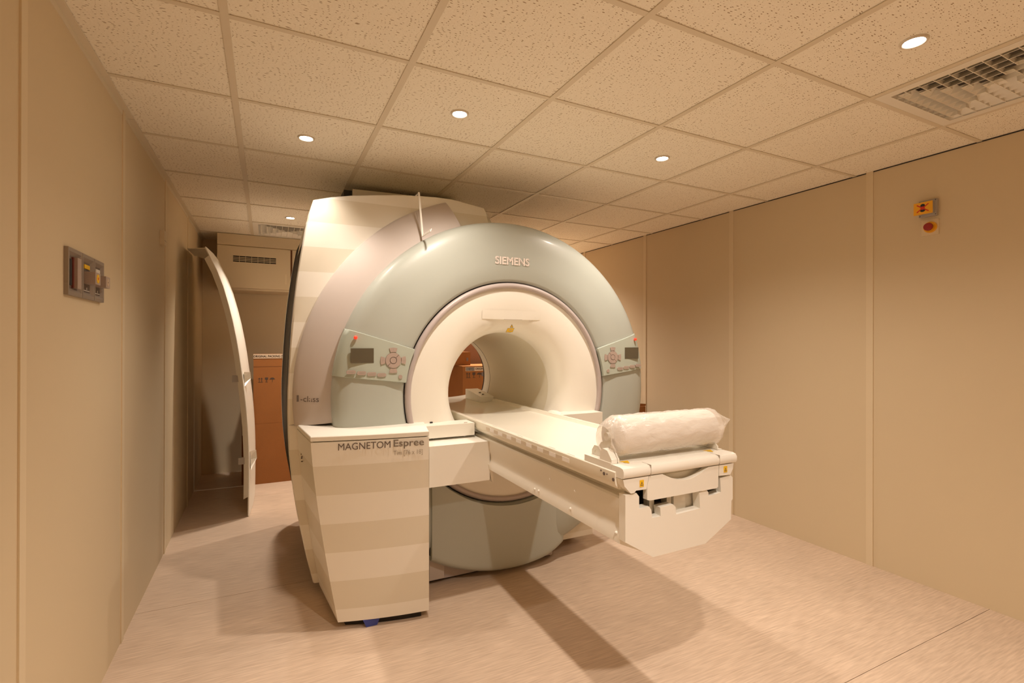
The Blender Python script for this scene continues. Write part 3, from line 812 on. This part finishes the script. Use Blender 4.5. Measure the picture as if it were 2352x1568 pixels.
# bracket hanging over the crescent
hb = at(962, 443, 'y', 2.69); lb = at(971, 541, 'y', 2.66)
xb = hb.x
bkt = empty('hanging_bracket', (lb.x, 2.66, lb.z), 'thin white Z-shaped metal bracket hooked over the top left of the scanner', 'bracket')
def flat_bar(name, a, b, wx, wz, t=.0016):
    """flat bar from a to b; wx, wz give the direction of its width"""
    W = Vector((wx, 0, wz)); d = (b-a).normalized(); N = d.cross(W).normalized()*t
    vs = [p + q + r for p in (a, b) for q in (W, -W) for r in (N, -N)]
    bm = B(); v = [bm.verts.new(p) for p in vs]
    for f in ((0, 1, 3, 2), (4, 6, 7, 5), (0, 4, 5, 1), (2, 3, 7, 6), (0, 2, 6, 4), (1, 5, 7, 3)): bm.faces.new([v[i] for i in f])
    return obj(name, bev(bm, .0007, 1), 'white', bkt, smooth=40)
tt = at(953, 451, 'x', xb); ft = at(990, 528, 'x', lb.x)
flat_bar('upright', Vector((xb, 2.69, hb.z+.003)), Vector((lb.x, 2.66, lb.z-.004)), .0052, 0)
flat_bar('hook', Vector((xb, 2.69, hb.z)), tt, .0030, .0055)
flat_bar('foot', Vector((lb.x, 2.66, lb.z)), ft, .0030, .0080)

# ================================================================ LEANING SIDE COVER
lp = empty('side_cover_panel', (-.2, 4.7, 0), 'tall curved cream cover panel taken off the scanner, leaning on the left wall', 'panel')
PR = [(-.400, 2.040), (-.372, 1.975), (-.325, 1.872), (-.283, 1.75), (-.248, 1.615), (-.220, 1.49), (-.195, 1.352), (-.178, 1.24), (-.163, 1.121), (-.148, 1.0), (-.136, .89), (-.127, .787), (-.119, .67), (-.114, .56), (-.111, .453), (-.110, .30), (-.111, .15), (-.113, .004)]
YP0, YP1 = 4.29, 5.215
rows = []
for y in (YP0, YP0+.006, YP0+.02, 4.6, 4.9, YP1-.01, YP1):
    f = (y-YP0)/(YP1-YP0)
    ins = .004 if y == YP0 else 0
    bulge = .030*math.sin(PI*min(1, f)*.8)
    rows.append([(x-ins+bulge, y, z) for x, z in PR])
obj('panel_sheet', solid(grid_bm(rows), .008), 'white2', lp, smooth=40)
rows = [[(x-.004, YP0+.002, z) for x, z in PR[1:-1]], [(x-.012, YP0+.004, z-.0) for x, z in PR[1:-1]], [(x-.038, YP0+.03, z-.02) for x, z in PR[1:-1]]]
rows[2] = [(x, y, max(.06, z)) for x, y, z in rows[2]]
obj('edge_flange', solid(grid_bm(rows), .004), 'white', lp, smooth=40)
bm = B(); vs = [bm.verts.new(p) for p in ((-.404, 4.30, 2.028), (-.560, 4.64, 2.068), (-.560, 5.10, 2.085), (-.41, 5.05, 2.040))]
bm.faces.new(vs); solid(bm, .006)
obj('top_flange', bm, 'white2', lp)
for z, h in ((1.05, .055), (.42, .075)):
    x = -.155 if z > 1 else -.112
    bm = B(); a = [bm.verts.new(p) for p in ((x+.004, YP0+.02, z+h), (x+.045, YP0+.10, z+h*.9), (x+.05, YP0+.12, z), (x+.01, YP0+.03, z-h))]; c = bm.verts.new((x-.01, YP0+.10, z))
    for i in range(4): bm.faces.new((a[i], a[(i+1) % 4], c))
    obj('grip_notch', bm, 'white', lp)
    box('hook', x-.075, x-.02, YP0+.02, YP0+.045, z-.02, z+.03, 'greyplate', lp, bevel=.003)

# ================================================================ CARTONS
def carton(name, x0, x1, y0, y1, z0, z1, label, m='card', flap=True, group=None):
    e = empty(name, ((x0+x1)/2, (y0+y1)/2, z0), label, 'box', group)
    box('carton_body', x0, x1, y0, y1, z0, z1-.004, m, e, bevel=.003)
    if flap:
        xm = (y0+y1)/2
        box('top_flap', x0+.001, x1-.001, y0+.001, xm-.002, z1-.004, z1, m, e)
        box('top_flap', x0+.001, x1-.001, xm+.002, y1-.001, z1-.004, z1, m, e)
    return e
def pictos(e, x, y, z, h):
    """two arrows, a glass and an umbrella printed on the face toward -Y"""
    def pr_(pts, nm='printed_symbol'): prism(nm, [(x+a*h, z+b*h) for a, b in pts], 'y', y-.001, y, 'cardprint', e)
    pr_([(0, 0), (.9, 0), (.9, .08), (0, .08)])
    for a in (.15, .6):
        pr_([(a, .08), (a+.1, .08), (a+.1, .7), (a+.25, .7), (a+.05, 1), (a-.15, .7), (a, .7)])
    pr_([(1.3, 0), (1.8, 0), (1.8, .08), (1.6, .08), (1.6, .45), (1.85, .6), (1.85, 1), (1.25, 1), (1.25, .6), (1.5, .45), (1.5, .08), (1.3, .08)])
    pr_([(2.15, .55)]+[(2.65-.5*math.cos(PI*i/8), .55+.4*math.sin(PI*i/8)) for i in range(9)]+[(2.70, .55), (2.70, .05), (2.6, 0), (2.6, .55)][:1])
    pr_([(2.62, 0), (2.70, 0), (2.70, .6), (2.62, .6)])
e = carton('cardboard_box', -.098, .40, 5.225, 5.66, 0, .565, 'large plain brown cardboard box on the floor, bottom of the stack left of the scanner')
e = carton('cardboard_box', -.105, .38, 5.23, 5.64, .566, 1.16, 'brown cardboard box with handling symbols, on top of the stack left of the scanner', flap=False)
box('fold_line', -.105, .38, 5.2285, 5.2305, 1.101, 1.104, 'carddark', e)
box('raised_flap', -.106, .38, 5.232, 5.238, 1.155, 1.225, 'card', e, label='open flap standing up')
tp = box('printed_tape', -.106, .38, 5.2265, 5.2315, 1.180, 1.222, 'tape', e)
text('lettering', 'ORIGINAL PACKING [SIEMENS]', .020, face_front(-.125+.02, 5.2255, 1.190), 'cardprint', tp, width=.34, bold=.001)
pictos(e, -.065, 5.229, .955, .045)
e = carton('cardboard_box', -.201, -.103, 5.27, 5.62, 0, .60, 'narrow brown cardboard box with white labels, mostly hidden behind the leaning cover panel')
box('paper_label', -.198, -.135, 5.268, 5.2705, .46, .54, 'label', e); box('paper_label', -.165, -.125, 5.268, 5.2705, .33, .455, 'label', e)
for z in (.48, .50, .52): box('label_print', -.19, -.14, 5.2672, 5.2685, z, z+.005, 'cardprint', e)
# behind the scanner, seen through the bore
e = carton('cardboard_box', 1.775, 2.42, 4.70, 5.2, .0, .70, 'brown cardboard box on the floor behind the scanner, under the printed one')
e = carton('cardboard_box', 1.78, 2.40, 4.70, 5.15, .705, 1.095, 'brown cardboard box with a dark printed band, seen through the scanner bore')
tp = box('printed_tape', 1.81, 2.40, 4.698, 4.7005, 1.045, 1.085, 'tape', e)
box('tape_print', 1.815, 1.905, 4.697, 4.699, 1.048, 1.082, 'steeld', tp)
text('lettering', 'SIEMENS', .020, face_front(1.820, 4.696, 1.056), 'label', tp, width=.08, bold=.001)
text('lettering', 'ORIGINAL', .020, face_front(1.915, 4.697, 1.056), 'cardprint', tp, width=.12, bold=.001)
pictos(e, 1.815, 4.699, .975, .055)
box('paper_label', 1.985, 2.02, 4.697, 4.6995, .99, 1.03, 'steeld', e)
e = carton('cardboard_box', 1.74, 1.925, 4.86, 5.08, 1.096, 1.235, 'small brown cardboard box standing on the printed box, seen through the scanner bore')
box('paper_label', 1.88, 1.90, 4.857, 4.8595, 1.14, 1.175, 'steeld', e)
e = carton('cardboard_box', 1.80, 2.6, 5.25, 5.8, 0, 1.50, 'tall dark brown cardboard box against the back wall, seen through the scanner bore', m='carddark')
# right of the scanner
e = carton('cardboard_box', 2.86, 3.185, 3.60, 4.05, 0, .745, 'reddish brown cardboard box with a white label, behind the right side of the scanner', flap=False)
rows = []
for i in range(9):
    f = i/8; rows.append([(2.862+.322*f, 3.602, .745), (2.862+.322*f, 3.60-.004, .765+.012*math.sin(PI*f))])
obj('raised_flap', solid(grid_bm(rows), .004), 'card', e)
lb_ = box('paper_label', 2.90, 3.02, 3.5975, 3.5995, .58, .705, 'label', e)
box('label_print', 2.985, 3.01, 3.5965, 3.598, .675, .692, 'cardprint', lb_)
box('label_print', 2.91, 2.975, 3.5965, 3.598, .645, .652, 'cardprint', lb_)

# ================================================================ FAR CABINET NEAR THE CEILING
vc = empty('ceiling_cabinet', (.2, 5.6, 1.85), 'beige wall cabinet under the ceiling at the far left with a slotted grille', 'cabinet')
X0, X1, XE = -.413, .216, .90
box('carcass', X0, XE, 5.408, 5.835, 1.852, CEIL-.003, 'wall', vc)
# front door with a rectangular opening for the grille
a0, a1, g0, g1 = -.284, .086, 2.100, 2.158
bm = B()
for q in (((X0, 1.852), (X1, 1.852), (a1, g0), (a0, g0)), ((X1, 1.852), (X1, 2.248), (a1, g1), (a1, g0)), ((X1, 2.248), (X0, 2.248), (a0, g1), (a1, g1)), ((X0, 2.248), (X0, 1.852), (a0, g0), (a0, g1))):
    prism_bm(q, 'y', 5.396, 5.408, bm)
dr = obj('door', bm, 'wall', vc)
box('grille_back', a0, a1, 5.4072, 5.4078, g0, g1, 'dark', dr)
for k in range(1, 4):
    z = g0+(g1-g0)*k/4; box('grille_bar', a0, a1, 5.397, 5.403, z-.0028, z+.0028, 'wall', dr)
for k in range(1, 7):
    x = a0+(a1-a0)*k/7; box('grille_post', x-.0015, x+.0015, 5.3985, 5.405, g0, g1, 'wall', dr)
obj('recessed_handle', bev(bbox(B(), .168, .182, 5.3945, 5.397, 1.905, 2.005), .001), 'strip', dr)
box('door', .232, XE, 5.396, 5.408, 1.852, 2.248, 'wall', vc)
box('top_rail', X0, XE, 5.392, 5.408, 2.256, CEIL-.004, 'wall', vc)
box('door_gap', X1, .232, 5.404, 5.409, 1.852, 2.25, 'carddark', vc)
box('shadow_gap', X0, XE, 5.403, 5.41, CEIL-.004, CEIL, 'dark', vc)
box('under_rail', X0+.05, XE-.01, 5.45, 5.83, 1.835, 1.852, 'strip', vc)

# ================================================================ LEFT WALL FITTINGS
sp = empty('switch_panel', (XL, 2.227, 1.485), 'grey wall panel of three recessed switch modules on the near left wall', 'switch panel')
cuts = [2.034, 2.172, 2.302, 2.424]
for k in range(3):
    a, b = cuts[k]+.0015, cuts[k+1]-.0015
    bm = B(); z0, z1 = 1.487, 1.640; ia, ib, iz0, iz1 = a+.026, b-.014, z0+.024, z1-.024
    X = XL
    o_ = [(a, z0), (b, z0), (b, z1), (a, z1)]; i_ = [(ia, iz0), (ib, iz0), (ib, iz1), (ia, iz1)]
    rim = [(a+.010, z0+.012), (b-.006, z0+.012), (b-.006, z1-.012), (a+.010, z1-.012)]
    rows = [[(X, y, z) for y, z in o_], [(X+.012, y, z) for y, z in o_], [(X+.012, y, z) for y, z in rim], [(X+.002, y, z) for y, z in i_]]
    mdl = obj('module_frame', grid_bm(rows, True), 'steel', sp)
    obj('module_back', bbox(B(), X+.001, X+.0025, ia, ib, iz0, iz1), 'steeld', mdl)
    if k == 0:
        box('red_strip', X+.0025, X+.008, ia+.036, ia+.044, iz0+.002, iz1-.002, 'redprintdark', mdl)
        box('pale_block', X+.0025, X+.016, ia+.046, ib-.012, iz0+.002, iz1-.002, 'key', mdl, bevel=.001)
        box('lower_strip', X+.0025, X+.006, ia+.01, ia+.03, iz0+.01, iz1-.01, 'dark', mdl)
    else:
        box('name_label', X+.0025, X+.006, ia+.018, ib-.012, iz1-.022, iz1-.008, 'yellow' if k == 1 else 'label', mdl)
        kb = box('rocker_block', X+.0025, X+.034, ia+.024, ib-.002, 1.541, 1.583, 'key', mdl, bevel=.003)
        if k == 1:
            cyl('dial_sticker', (X+.034, (ia+ib)/2+.011, 1.562), (X+.0348, (ia+ib)/2+.011, 1.562), .016, 'yellow', kb, n=24)
            cyl('dial_mark', (X+.0348, (ia+ib)/2+.011, 1.562), (X+.0353, (ia+ib)/2+.011, 1.562), .005, 'redprint', kb, n=16)
        else:
            cyl('dial_sticker', (X+.034, (ia+ib)/2+.011, 1.562), (X+.0348, (ia+ib)/2+.011, 1.562), .015, 'tape', kb, n=24)
            cyl('dial_mark', (X+.0348, (ia+ib)/2+.011, 1.562), (X+.0353, (ia+ib)/2+.011, 1.562), .0025, 'ink', kb, n=12)
        for z in (1.525, 1.600): box('key_symbol', X+.0025, X+.0032, (ia+ib)/2+.008, (ia+ib)/2+.012, z-.004, z+.004, 'label', mdl)
        box('label_line', X+.0025, X+.0034, ia+.02, ib-.006, 1.516, 1.518, 'label', mdl)
th = empty('wall_sensor', (XL, 3.67, 1.93), 'small cream sensor box high on the left wall behind the switch panel', 'sensor')
box('sensor_body', XL, XL+.022, 3.62, 3.70, 1.925, 2.01, 'strip', th, bevel=.004)
box('sensor_slots', XL+.0215, XL+.0225, 3.63, 3.69, 1.95, 1.953, 'inkgrey', th)

# ================================================================ RIGHT WALL FITTINGS
es = empty('warning_sign_box', (XR, 1.416, 2.03), 'small grey wall box with a yellow plate crossed out in red, right wall', 'sign')
box('back_box', XR-.022, XR, 1.376, 1.458, 2.032, 2.122, 'greyplate', es, bevel=.004)
box('raised_cover', XR-.042, XR-.022, 1.386, 1.448, 2.045, 2.112, 'greyplate', es, bevel=.003)
for y in (1.381, 1.452):
    for z in (2.038, 2.116): cyl('screw', (XR-.022, y, z), (XR-.0235, y, z), .0028, 'steeld', es, n=10)
yp = box('yellow_plate', XR-.0445, XR-.042, 1.385, 1.472, 2.044, 2.110, 'yelprint', es)
xq = XR-.0445; yc, zc = 1.430, 2.078
def onplate(name, pts, m, d): return prism(name, pts, 'x', xq-d, xq, m, yp)
onplate('figure_head', [(yc+.011*math.cos(2*PI*i/20), zc+.013+.010*math.sin(2*PI*i/20)) for i in range(20)], 'black', .0006)
onplate('figure_body', [(yc+.013*math.cos(2*PI*i/20), zc-.010+.011*math.sin(2*PI*i/20)) for i in range(20)], 'black', .0006)
onplate('figure_badge', [(yc+.010*math.cos(2*PI*i/20), zc+.009*math.sin(2*PI*i/20)) for i in range(20)], 'redprint', .0009)
for s in (1, -1):
    a, b = (-.027, -.020*s), (.027, .020*s); nx_, nz_ = (-.020*s, -.027); L_ = math.hypot(nx_, nz_); nx_, nz_ = nx_/L_*.0026, nz_/L_*.0026*s if False else nz_/L_*.0026
    dx, dz = .054, .040*s; ln = math.hypot(dx, dz); ox, oz = -dz/ln*.0026, dx/ln*.0026
    onplate('red_cross_bar', [(yc+a[0]+ox, zc+a[1]+oz), (yc+a[0]-ox, zc+a[1]-oz), (yc+b[0]-ox, zc+b[1]-oz), (yc+b[0]+ox, zc+b[1]+oz)], 'redprint', .0012 + .0002*s)
eb = empty('emergency_button', (XR, 1.41, 1.93), 'red mushroom emergency button on a yellow disc, under the warning sign on the right wall', 'button')
box('mount_plate', XR-.006, XR, 1.374, 1.452, 1.930, 2.016, 'strip', eb, bevel=.003)
cyl('yellow_collar', (XR-.006, 1.410, 1.973), (XR-.014, 1.410, 1.973), .030, 'yelprint', eb, n=32)
cyl('stem', (XR-.014, 1.410, 1.973), (XR-.024, 1.410, 1.973), .012, 'redplastic', eb)
cyl('red_knob', (XR-.024, 1.410, 1.973), (XR-.040, 1.410, 1.973), .021, 'redplastic', eb, n=32, bevel=.004)
